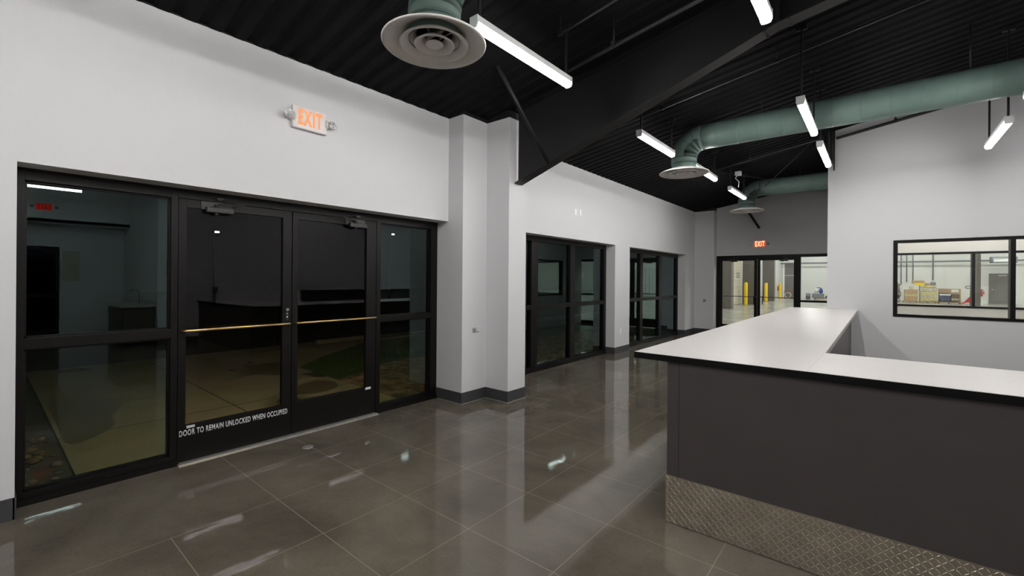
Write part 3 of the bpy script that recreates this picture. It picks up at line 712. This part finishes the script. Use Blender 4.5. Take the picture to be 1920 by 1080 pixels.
for z0, z1 in ((.2, 1.03), (1.12, 2.27)): MB().box(7.405, 7.411, .115, 1.305, z0-.005, z1+.005).build('pane', 'glass_door', d5)
tag(MB().box(7.375, 7.398, 1.42, 1.75, 1.45, 2.25, bev=.01).build('notice_board', 'board'), 'cream wall board beside the glazed door, mirrored in the left sidelight', 'board')

# ------------------------------------------------------------------ warehouse beyond
b = MB(); b.box(-7.4, -7.15, 14.5, 29.6, 0, 7); b.box(-7.4, -7.15, 29.6, 32.95, 2.95, 7); b.box(-7.4, -7.15, 32.95, 48.7, 0, 7); struct(b.build('wall_warehouse_left', 'ware_wall'))
b = MB(); b.box(-7.4, 18.2, 48.5, 48.7, 0, 7); struct(b.build('wall_warehouse_far', 'ware_wall'))
b = MB(); b.box(18, 18.2, 14.5, 48.5, 0, 7); struct(b.build('wall_warehouse_right', 'ware_wall'))
b = MB(); b.box(-7.4, 18.2, 14.3, 48.7, 7, 7.2); struct(b.build('ceiling', 'ware_wall'))
b = MB(); b.box(-7.4, -4.73, 14.36, 14.5, 0, 7); b.box(-4.72, 18.2, 14.5+.001, 14.6, 5.9, 7); b.box(8.2, 18.2, 14.36, 14.5, 0, 7)
b.prism([(-4.72, zc(-4.72)+.03), (8.2, zc(8.2)+.03), (8.2, 5.95), (-4.72, 5.95)], 'y', 14.505, 14.6)
struct(b.build('wall_warehouse_near', 'brick'))
for i, (x, y) in enumerate([(xx, yy) for xx in (-4, 2, 8, 14) for yy in (18, 25, 32, 39, 45)]):  # unseen lamps added to light the warehouse
    r = empty('added_high_bay_light', (x, y, 5.9), 'unseen high bay light added under the warehouse roof to light the hall', 'ceiling light', 'added warehouse lights')
    MB().box(x-.6, x+.6, y-.17, y+.17, 5.95, 6.02).build('housing', 'housing', r); MB().box(x-.55, x+.55, y-.15, y+.15, 5.93, 5.95).build('lens', 'lens_bay', r)
    MB().tube([(x, y, 6.02), (x, y, 7)], .01, 6).build('hanger_rod', 'black_steel', r)
# steel columns along the warehouse's left wall
for (x0, x1, y0, y1, lab) in ((-7.14, -6.37, 27.0, 27.5, 'dark taupe boxed steel column left of the roller shutter'), (-7.14, -6.37, 33.0, 33.5, 'dark taupe column behind the first yellow bollard'), (-7.14, -6.34, 40.0, 40.5, 'tall taupe column right of the middle yellow bollard')):
    o = MB().box(x0, x1, y0, y1, 0, 6.9).build('steel_column', 'ware_dark'); tag(o, lab, 'column', 'warehouse columns')
sh = empty('door_6', (-7.2, 31.3, 0), kind='structure')
b = MB(); z = .05; prof = []
while z < 2.94:
    prof += [(-7.16, z), (-7.13, z+.03), (-7.13, z+.075), (-7.16, z+.1)]; z += .105
prof = prof + [(-7.2, z), (-7.2, .05)]
b.prism(prof, 'y', 29.75, 32.8); b.build('shutter_slats', pmat('cream_shutter', (.6, .57, .46), .5), sh)
MB().box(-7.18, -7.10, 29.75, 32.8, 0, .06).build('bottom_bar', 'alu', sh); MB().box(-7.2, -7.08, 32.8, 32.95, 0, 3.0).build('guide_rail', 'ware_wall', sh)
b = MB()
for i in range(3):
    for k in range(3): b.box(-7.128, -7.12, 31.5+i*.32, 31.74+i*.32, 1.78+k*.13, 1.87+k*.13)
b.build('vent_windows', 'greyplastic', sh)
for x, y, lab in ((-6.72, 32.2, 'yellow bollard left of the middle of the double doors, nearest of three'), (-6.75, 39.2, 'yellow bollard seen through the right door leaf, middle of three'), (-6.9, 46.6, 'yellow bollard farthest back beside the white door jamb')):
    r = empty('bollard', (x, y, 0), lab, 'bollard', 'yellow bollards'); h = 1.5 if y < 35 else 1.45
    MB().lathe([(.11, 0), (.11, h-.1), (.095, h-.045), (.06, h-.01), (.001, h)], (x, y, 0), 20).build('post', 'yellow', r)
    MB().lathe([(.11, 0), (.17, 0), (.17, .012), (.11, .014)], (x, y, .001), 16, close=False).build('base_ring', 'ware_dark', r)
# white door surround with dark door, hose reel and extinguisher at the back left
r = empty('door_7', (-6.4, 48.5, 0), kind='structure')
MB().box(-6.82, -6.05, 48.44, 48.5, 0, 3.25).build('door_panel', 'ware_grey', r); MB().box(-6.95, -6.82, 48.40, 48.5, 0, 3.35).build('jamb', 'white', r); MB().box(-6.05, -5.93, 48.40, 48.5, 0, 3.35).build('jamb', 'white', r)
MB().box(-6.82, -6.05, 48.42, 48.44, 2.1, 2.14).build('rail', 'ware_wall', r)
r = empty('hose_reel', (-6.43, 47.9, 0), 'coiled hose reel with red frame on the floor before the dark far door', 'hose reel')
MB().lathe([(.20, -.09), (.27, -.09), (.27, .09), (.20, .09)], (-6.43, 47.6, .3), 24, axis='y', close=True).build('hose_coil', 'alu', r)
b = MB(); b.tube([(-6.7, 47.6, 0), (-6.7, 47.6, .75), (-6.2, 47.6, .75), (-6.2, 47.6, 0)], .02, 8); b.build('frame', 'red', r)
def exting(x, y, z, lab):
    r = empty('fire_extinguisher', (x, y, z-.25), lab, 'fire extinguisher', 'fire extinguishers')
    MB().lathe([(.001, -.25), (.075, -.25), (.08, -.23), (.08, .12), (.05, .18), (.02, .2), (.02, .24), (.001, .24)], (x, y, z), 16).build('cylinder', 'red', r)
    MB().tube([(x, y, z+.22), (x+.08, y, z+.24), (x+.14, y, z+.1), (x+.13, y, z-.1)], .014, 6).build('hose', 'printer_dark', r)
    MB().box(x-.02, x+.1, y-.01, y+.01, z+.24, z+.27).build('handle', 'printer_dark', r)
exting(-7.06, 46.9, .95, 'red fire extinguisher behind the farthest yellow bollard')
exting(5.98, 48.41, .82, 'red fire extinguisher on the far warehouse wall left of the grey door')
# right far door, column, pipes
r = empty('door_8', (6.95, 48.5, 0), kind='structure')
MB().box(6.38, 7.50, 48.44, 48.5, 0, 2.28).build('door_panel', 'ware_grey', r); MB().box(7.5, 7.53, 48.43, 48.5, 0, 2.3).build('jamb', 'ware_wall', r)
MB().tube([(6.5, 48.38, 1.05), (6.72, 48.38, 1.05)], .025, 8).build('handle', 'chrome', r); MB().box(6.86, 7.28, 48.42, 48.44, 2.10, 2.17).build('closer_body', 'alu', r)
tag(MB().box(4.72, 4.92, 40, 40.3, 0, 6.9).build('steel_column', 'ware_dark'), 'grey steel column beside the red extinguisher, beyond the office window', 'column', 'warehouse columns')
tag(MB().tube([(-7.1, 48.1, 3.24), (9.5, 48.1, 3.24)], .06, 12).build('wall_pipe', 'greyplastic'), 'long grey horizontal pipe high across the far warehouse wall', 'pipe')
for x, z0, q in ((1.42, 1.4, 'first'), (1.76, 1.6, 'second'), (2.14, 1.5, 'third'), (3.32, 1.75, 'rightmost')):
    tag(MB().tube([(x, 48.44, z0), (x, 48.44, 7)], .035, 8).build('conduit', 'greyplastic'), 'vertical conduit on the far warehouse wall, %s from the left above the pallets' % q, 'conduit', 'vertical warehouse conduits')
r = empty('unit_heater', (6.9, 47.3, 2.9), 'grey unit heater under the horizontal pipe above the grey far door', 'heater')
b = MB(); b.box(6.3, 7.6, 47.1, 47.7, 3.05, 3.1); b.box(6.3, 7.6, 47.1, 47.7, 3.42, 3.47); b.box(6.3, 6.4, 47.1, 47.7, 3.05, 3.47); b.box(7.3, 7.6, 47.1, 47.7, 3.05, 3.47); b.build('casing', 'greyplastic', r)
MB().box(6.45, 7.25, 47.2, 47.25, 3.15, 3.37).build('grille', 'white', r)
# pallets with goods
def pallet(x0, x1, y0, y1, parent):
    b = MB()
    for k in range(5):
        a = x0+(x1-x0-.12)*k/4; b.box(a, a+.12, y0, y1, .11, .135)
    for q in (y0, (y0+y1)/2-.05, y1-.1): b.box(x0, x1, q, q+.1, .09, .11)
    for a in (x0, (x0+x1)/2-.04, x1-.08):
        for q in (y0, (y0+y1)/2-.05, y1-.1): b.box(a, a+.08, q, q+.1, .0, .09)
    return b.build('pallet_deck', 'wood', parent)
def thing_box(name, x0, x1, y0, y1, z0, z1, mat, label, cat, bev=.02, strap=None):
    r = empty(name, ((x0+x1)/2, (y0+y1)/2, z0), label, cat)
    MB().box(x0, x1, y0, y1, z0, z1, bev=bev).build('body', mat, r)
    if strap:
        MB().box(x0-.004, x1+.004, y0-.004, y1+.004, strap[0], strap[1]).build('wrap_band', strap[2], r)
    return r
pp = []
for x0, x1, lab in ((1.45, 2.33, 'wooden pallet under the leftmost wrapped carton, warehouse floor'), (2.42, 3.42, 'wooden pallet under the middle wrapped stack, warehouse floor'), (3.5, 4.7, 'wooden pallet under the right goods beside the pallet jack'), (-4.3, -2.2, 'low wooden pallet seen through the sidelight at the far wall')):
    r = empty('pallet', ((x0+x1)/2, 46.4, 0), lab, 'pallet', 'wooden pallets'); pallet(x0, x1, 45.9, 46.9, r)
thing_box('wrapped_carton', 1.56, 2.32, 45.95, 46.85, .137, 1.02, 'card', 'wrapped brown carton on the leftmost pallet with yellow banding', 'carton', strap=(.52, .66, 'wrapy'))
thing_box('wrapped_carton', 1.86, 2.08, 46.0, 46.8, 1.025, 1.28, 'wrap', 'tan carton resting on top of the leftmost pallet load', 'carton', strap=(1.08, 1.16, 'wrapy'))
b = MB(); b.prism([(1.42, 1.03), (1.45, 1.30), (1.55, 1.30), (1.80, 1.06), (1.84, 1.025), (1.5, 1.025)], 'y', 45.96, 46.4); tag(b.build('plastic_sheet', 'paper'), 'crumpled white plastic sheet draped over the leftmost pallet load', 'sheet')
thing_box('wrapped_bundle', 2.45, 3.40, 45.95, 46.85, .137, .88, 'wrapy', 'shrink wrapped yellowish bundle on the middle pallet', 'bundle', bev=.05, strap=(.40, .60, 'wrap'))
thing_box('wrapped_bundle', 2.42, 3.42, 45.95, 46.85, .885, 1.18, 'wrap', 'grey wrapped layer in the middle of the central pallet load', 'bundle', bev=.04)
thing_box('wrapped_bundle', 2.42, 3.35, 46.0, 46.8, 1.185, 1.36, 'wrapy', 'pale yellow flat bags on top of the middle pallet load', 'bundle', bev=.05)
thing_box('box', 2.15, 2.70, 46.02, 46.75, 1.365, 1.522, 'pyellow', 'bright yellow box on top of the pallet loads', 'box')
thing_box('box', 2.0, 2.7, 46.1, 46.7, 1.525, 1.72, 'card', 'brown cardboard box behind and above the bright yellow box', 'box')
thing_box('box', 2.73, 3.0, 46.0, 46.5, 1.365, 1.53, 'card', 'small reddish-brown carton between the yellow box and grey bag', 'box')
thing_box('bag', 3.03, 3.33, 46.05, 46.29, 1.365, 1.62, 'greyplastic', 'grey plastic bag at the top right of the middle pallet load', 'bag', bev=.06)
thing_box('crate', 3.52, 4.68, 46.3, 46.85, .137, 1.12, 'card', 'open brown crate on the right pallet with a white label sheet', 'crate')
MB().box(4.18, 4.56, 46.285, 46.298, .86, 1.05).build('label_sheet', 'paper', bpy.data.objects['crate'])
thing_box('wrapped_bundle', 3.54, 4.12, 45.92, 46.26, .137, .80, 'navy', 'dark blue and white film wrapped bundle in front of the crate', 'bundle', bev=.07, strap=(.62, .72, 'paper'))
thing_box('wrapped_bundle', 4.15, 4.56, 45.94, 46.26, .137, .74, 'rub', 'brown mixed goods in front of the crate, right side', 'bundle', bev=.05, strap=(.3, .4, 'wrap'))
# crumpled scrap heap at left
b = MB()
for k in range(60):
    c = (.85+random.random()*.4, 46.0+random.random()*.7, .1+random.random()**1.2*1.5)
    bmesh.ops.create_icosphere(b.bm, subdivisions=1, radius=.07+random.random()*.1, matrix=Matrix.Translation(c) @ Matrix.Diagonal((1, 1, .6+random.random(), 1)))
o = b.build('scrap_heap', pmat('mixed_scrap', (.3, .27, .25), .6, noise=.7, nscale=7)); tag(o, 'heap of crumpled packaging left of the pallets, at the window frame', 'scrap', kind='stuff')
# pallet jack
pj = empty('pallet_jack', (5.0, 46.4, 0), 'red and black pallet jack standing right of the pallets', 'pallet jack')
MB().tube([(5.1, 46.5, .3), (5.1, 46.4, 1.15)], .03, 8).build('tow_bar', 'printer_dark', pj)
b = MB(); b.tube([(4.85, 46.4, 1.18), (4.83, 46.4, 1.28), (4.9, 46.4, 1.33), (5.3, 46.4, 1.33), (5.36, 46.4, 1.28), (5.34, 46.4, 1.2), (5.1, 46.4, 1.15), (4.85, 46.4, 1.18)], .02, 8); b.build('handle', 'printer_dark', pj)
b = MB(); b.prism([(4.75, .12), (5.45, .12), (5.2, .5), (5.05, .55)], 'y', 46.35, 46.55); b.build('pump_housing', 'red', pj)
b = MB(); b.box(4.6, 4.78, 46.0, 46.5, .06, .14); b.box(5.35, 5.55, 45.9, 46.5, .06, .14); b.build('forks', 'red', pj)
b = MB(); b.lathe([(.001, -.04), (.08, -.04), (.08, .04), (.001, .04)], (5.1, 46.5, .08), 14, axis='x'); b.build('wheel', 'printer_dark', pj)
pj.location.x += .10
# things by the sidelight pallet
r = empty('jug', (-4.3, 46.3, .1), 'dark drum standing left of the jugs by the far warehouse wall', 'drum'); MB().lathe([(.001, 0), (.17, 0), (.17, .5), (.12, .56), (.001, .56)], (-4.75, 46.4, 0), 16).build('body', 'greyplastic', r)
MB().lathe([(.175, .2), (.18, .22), (.175, .24)], (-4.75, 46.4, 0), 16).build('rib', 'printer_dark', r)
r = empty('pump_unit', (-4.1, 46.3, .1), 'white and blue pump unit standing on the low grey bin', 'pump'); MB().lathe([(.001, 0), (.14, 0), (.15, .22), (.1, .35), (.001, .38)], (-4.15, 46.4, .60), 14).build('tank', 'paper', r); MB().lathe([(.001, 0), (.13, .02), (.15, .25), (.09, .42), (.001, .44)], (-3.82, 46.3, .55), 14).build('motor', 'blue', r)
MB().tube([(-4.1, 46.4, .98), (-4.1, 46.4, 1.05), (-3.8, 46.35, 1.02)], .03, 8).build('lever', 'blue', r)
thing_box('bin', -4.45, -3.6, 46.1, 46.7, .14, .54, 'greyplastic', 'low grey bin below the white and blue pump, by the far warehouse wall', 'bin')
b = MB()
for k in range(26):
    c = (-3.45+random.random()*1.3, 46.2+random.random()*.5, .2+random.random()*.22)
    bmesh.ops.create_icosphere(b.bm, subdivisions=1, radius=.08, matrix=Matrix.Translation(c) @ Matrix.Diagonal((2.2, 1, .7, 1)))
tag(b.build('rubble_pile', 'rub'), 'dark brown heap lying on the low pallet seen through the sidelight', 'heap', kind='stuff')
# storage rack at right edge
rk = empty('wire_cage', (8.3, 40, 0), 'pale wire cage trolley at the right edge of the interior window', 'cage')
b = MB()
for xx in (7.1, 7.8, 8.5):
    for yy in (39.6, 40.4): b.tube([(xx, yy, 0.05), (xx, yy, 2.6), (xx+.1, yy, 2.75)], .03, 8)
for zz in (.15, 1.0, 1.8, 2.6):
    for yy in (39.6, 40.4): b.tube([(7.1, yy, zz), (8.5, yy, zz)], .02, 6)
b.build('cage_frame', 'alu', rk)
MB().box(7.15, 8.45, 39.65, 40.35, .16, .2).build('base_shelf', 'alu', rk)
# unseen lights added to brighten the office behind the interior window
for x, y in ((.6, 11.0), (.6, 13.3), (2.2, 11.0), (2.2, 13.3), (3.1, 12.2)):
    fixture(x, y-.6, y+.6, 'unseen linear pendant light added to light the office behind the interior window', z=3.3, group='added office lights')

# ------------------------------------------------------------------ outdoors at night
b = MB(); b.box(-60, -4.73, -30, 60, -.5, -.08); struct(b.build('ground', 'asphalt', origin=(0, 0, 0)))
b = MB(); b.prism([(-11, .52), (-4.73, .52), (-4.73, 3.62), (-5.6, 3.66), (-8.2, 3.72), (-9.0, 4.6), (-10.3, 6.5), (-10.3, 20), (-11, 20)], 'z', -.079, -.035); struct(b.build('sidewalk', 'sidewalk', origin=(0, 0, 0)))
b = MB(); b.prism([(-4.73, 3.63), (-4.73, 14.3), (-7.5, 14.3), (-7.4, 5), (-6.62, 3.72)], 'z', -.079, -.06); b.prism([(-4.73, .51), (-7.2, .51), (-7.2, -5), (-4.73, -5)], 'z', -.079, -.06); struct(b.build('planting_bed', 'soil', origin=(0, 0, 0)))
b = MB()
gp = [(-6.5, 3.75), (-8.15, 3.76), (-8.95, 4.62), (-10.2, 6.6), (-10.2, 14), (-7.4, 14), (-7.3, 5)]
b.prism(gp, 'z', -.079, -.05)
o = b.build('lawn_base', 'grass', origin=(0, 0, 0)); struct(o)
b = MB()
for k in range(14000):
    y = random.uniform(3.8, 8.5); x = random.uniform(-9.6, -6.4)
    if x < -8.1 - (y-3.76)*.78 or x > -6.55-(y-3.75)*.55 or (y > 5.2 and x > -7.3): continue
    h = random.uniform(.03, .07); a = random.uniform(0, 6.28); dx, dy = math.cos(a)*.006, math.sin(a)*.006
    b.quad((x-dx, y-dy, -.055), (x+dx, y+dy, -.055), (x+dx*.2+random.uniform(-.02, .02), y+dy*.2+random.uniform(-.02, .02), -.055+h))
tag(b.build('lawn', 'grass'), 'short green grass beyond the sidewalk outside the entrance doors', 'grass', kind='stuff')
def rocks(name, n, reg, label):
    t = bmesh.new(); bmesh.ops.create_icosphere(t, subdivisions=1, radius=1); t.verts.index_update()
    tv = [v.co.copy() for v in t.verts]; tf = [[v.index for v in f.verts] for f in t.faces]; t.free()
    vs, fs = [], []
    for c in range(n):
        x, y = reg(); r = random.uniform(.018, .045)
        m = Matrix.Translation((x, y, -.055+r*.3)) @ Matrix.Rotation(random.uniform(0, 3), 4, 'Z') @ Matrix.Diagonal((1.3*r, .9*r, .6*r, 1))
        k = len(vs); vs += [m @ v for v in tv]; fs += [[q+k for q in f] for f in tf]
    me = bpy.data.meshes.new(name); me.from_pydata(vs, [], fs); me.materials.append(M['rock'])
    me.polygons.foreach_set('use_smooth', [True]*len(fs)); me.update()
    o = bpy.data.objects.new(name, me); COL.objects.link(o)
    tag(o, label, 'rocks', kind='stuff')
def reg1():
    y = 3.7 + random.random()**1.3*8.5; lo = -6.6-(y-3.7)*.5 if y < 5 else -7.3
    return random.uniform(max(lo, -7.3), -4.85), y
rocks('river_rocks', 13000, reg1, 'brown river rocks in the bed outside the right sidelight and far windows')
rocks('river_rocks', 420, lambda: (random.uniform(-6.6, -4.85), random.uniform(-1.6, .45)), 'reddish-brown river rocks outside the lower left sidelight')
ws = empty('wheel_stop', (-10.55, 6.2, -.07), 'pale concrete wheel stop in the dark parking lot beyond the doors', 'wheel stop')
MB().prism([(-10.62-.08, -.08), (-10.62+.08, -.08), (-10.62+.05, .05), (-10.62-.05, .05)], 'y', 5.3, 7.1).build('body', 'stopc', ws)
for q in (5.6, 6.8): MB().tube([(-10.62, q, .04), (-10.62, q, .056)], .02, 8).build('anchor_pin', 'closer', ws)
M['wet'] = pmat('wet_dark_concrete', (.215, .185, .125), .3, spec=.4)
def puddle(pts, label):
    n = len(pts); out = []
    for i in range(n):                       # rounded outline through the points
        p0, p1, p2, p3 = [Vector(pts[(i+k-1) % n]) for k in range(4)]
        for t_ in (0, .25, .5, .75):
            q = .5*((2*p1)+(p2-p0)*t_+(2*p0-5*p1+4*p2-p3)*t_*t_+(3*p1-p0-3*p2+p3)*t_**3); out.append((q.x, q.y))
    b = MB(); b.prism(out, 'z', -.036, -.032); tag(b.build('puddle', 'wet'), label, 'puddle')
puddle([(-7.9, 2.5), (-8.0, 2.95), (-7.7, 3.2), (-8.0, 3.6), (-8.8, 3.6), (-8.9, 3.1), (-8.4, 2.9)], 'damp patch on the sidewalk seen through the left entrance door')
puddle([(-6.0, .58), (-6.4, .95), (-6.9, 1.0), (-7.4, 1.15), (-8.3, .9), (-8.3, .6), (-7, .56)], 'damp patch by the rocks outside the lower left sidelight')
puddle([(-6.25, 2.85), (-6.1, 3.2), (-6.3, 3.5), (-6.9, 3.5), (-6.7, 3.1)], 'wet patch on the sidewalk beside the lawn, seen through the right door')
# unseen exterior lamp added over the doors for warm light on the walk
wl_ = empty('added_wall_lamp', (-4.74, 2.0, 3.3), 'unseen warm outdoor lamp added above the entrance to light the walk', 'wall lamp')
MB().prism([(-4.73, 3.1), (-4.73, 3.4), (-4.85, 3.4), (-4.98, 3.2), (-4.98, 3.14)], 'y', 1.8, 2.2).build('lamp_housing', 'frame', wl_)
MB().box(-4.96, -4.78, 1.83, 2.17, 3.085, 3.1).build('lamp_lens', 'added_lamp', wl_)
for x, y, z, lab in ((-30, 8.83, 4.09, 'distant parking lot lamp seen through the left entrance door'), (-30, 20.9, 4.95, 'distant parking lot lamp seen through the right sidelight')):
    r = empty('street_lamp', (x, y, -.08), lab, 'street lamp', 'parking lot lamps')
    MB().tube([(x, y, -.08), (x, y, z+.05)], [.09, .05], 10).build('pole', 'black_steel', r); MB().box(x, x+.45, y-.16, y+.16, z+.04, z+.14, bev=.02).build('lamp_head', 'black_steel', r)
    MB().box(x+.45, x+.47, y-.1, y+.1, z+.05, z+.13).build('lamp_lens', 'far_lamp', r)

# ------------------------------------------------------------------ world and colour
w = bpy.data.worlds.new('night'); SC.world = w; w.use_nodes = True
bg = w.node_tree.nodes['Background']; bg.inputs[0].default_value = (.25, .3, .5, 1); bg.inputs[1].default_value = .0008
SC.view_settings.view_transform = 'Standard'; SC.view_settings.look = 'None'; SC.view_settings.gamma = 1; SC.view_settings.use_curve_mapping = False
SC.view_settings.exposure = 0.5
cy = SC.cycles; cy.use_denoising = True; cy.max_bounces = 10; cy.diffuse_bounces = 5; cy.glossy_bounces = 5; cy.transparent_max_bounces = 24
cy.sample_clamp_indirect = 4; cy.caustics_reflective = False; cy.caustics_refractive = False
for o in bpy.data.objects:
    if '_o' in o: del o['_o']
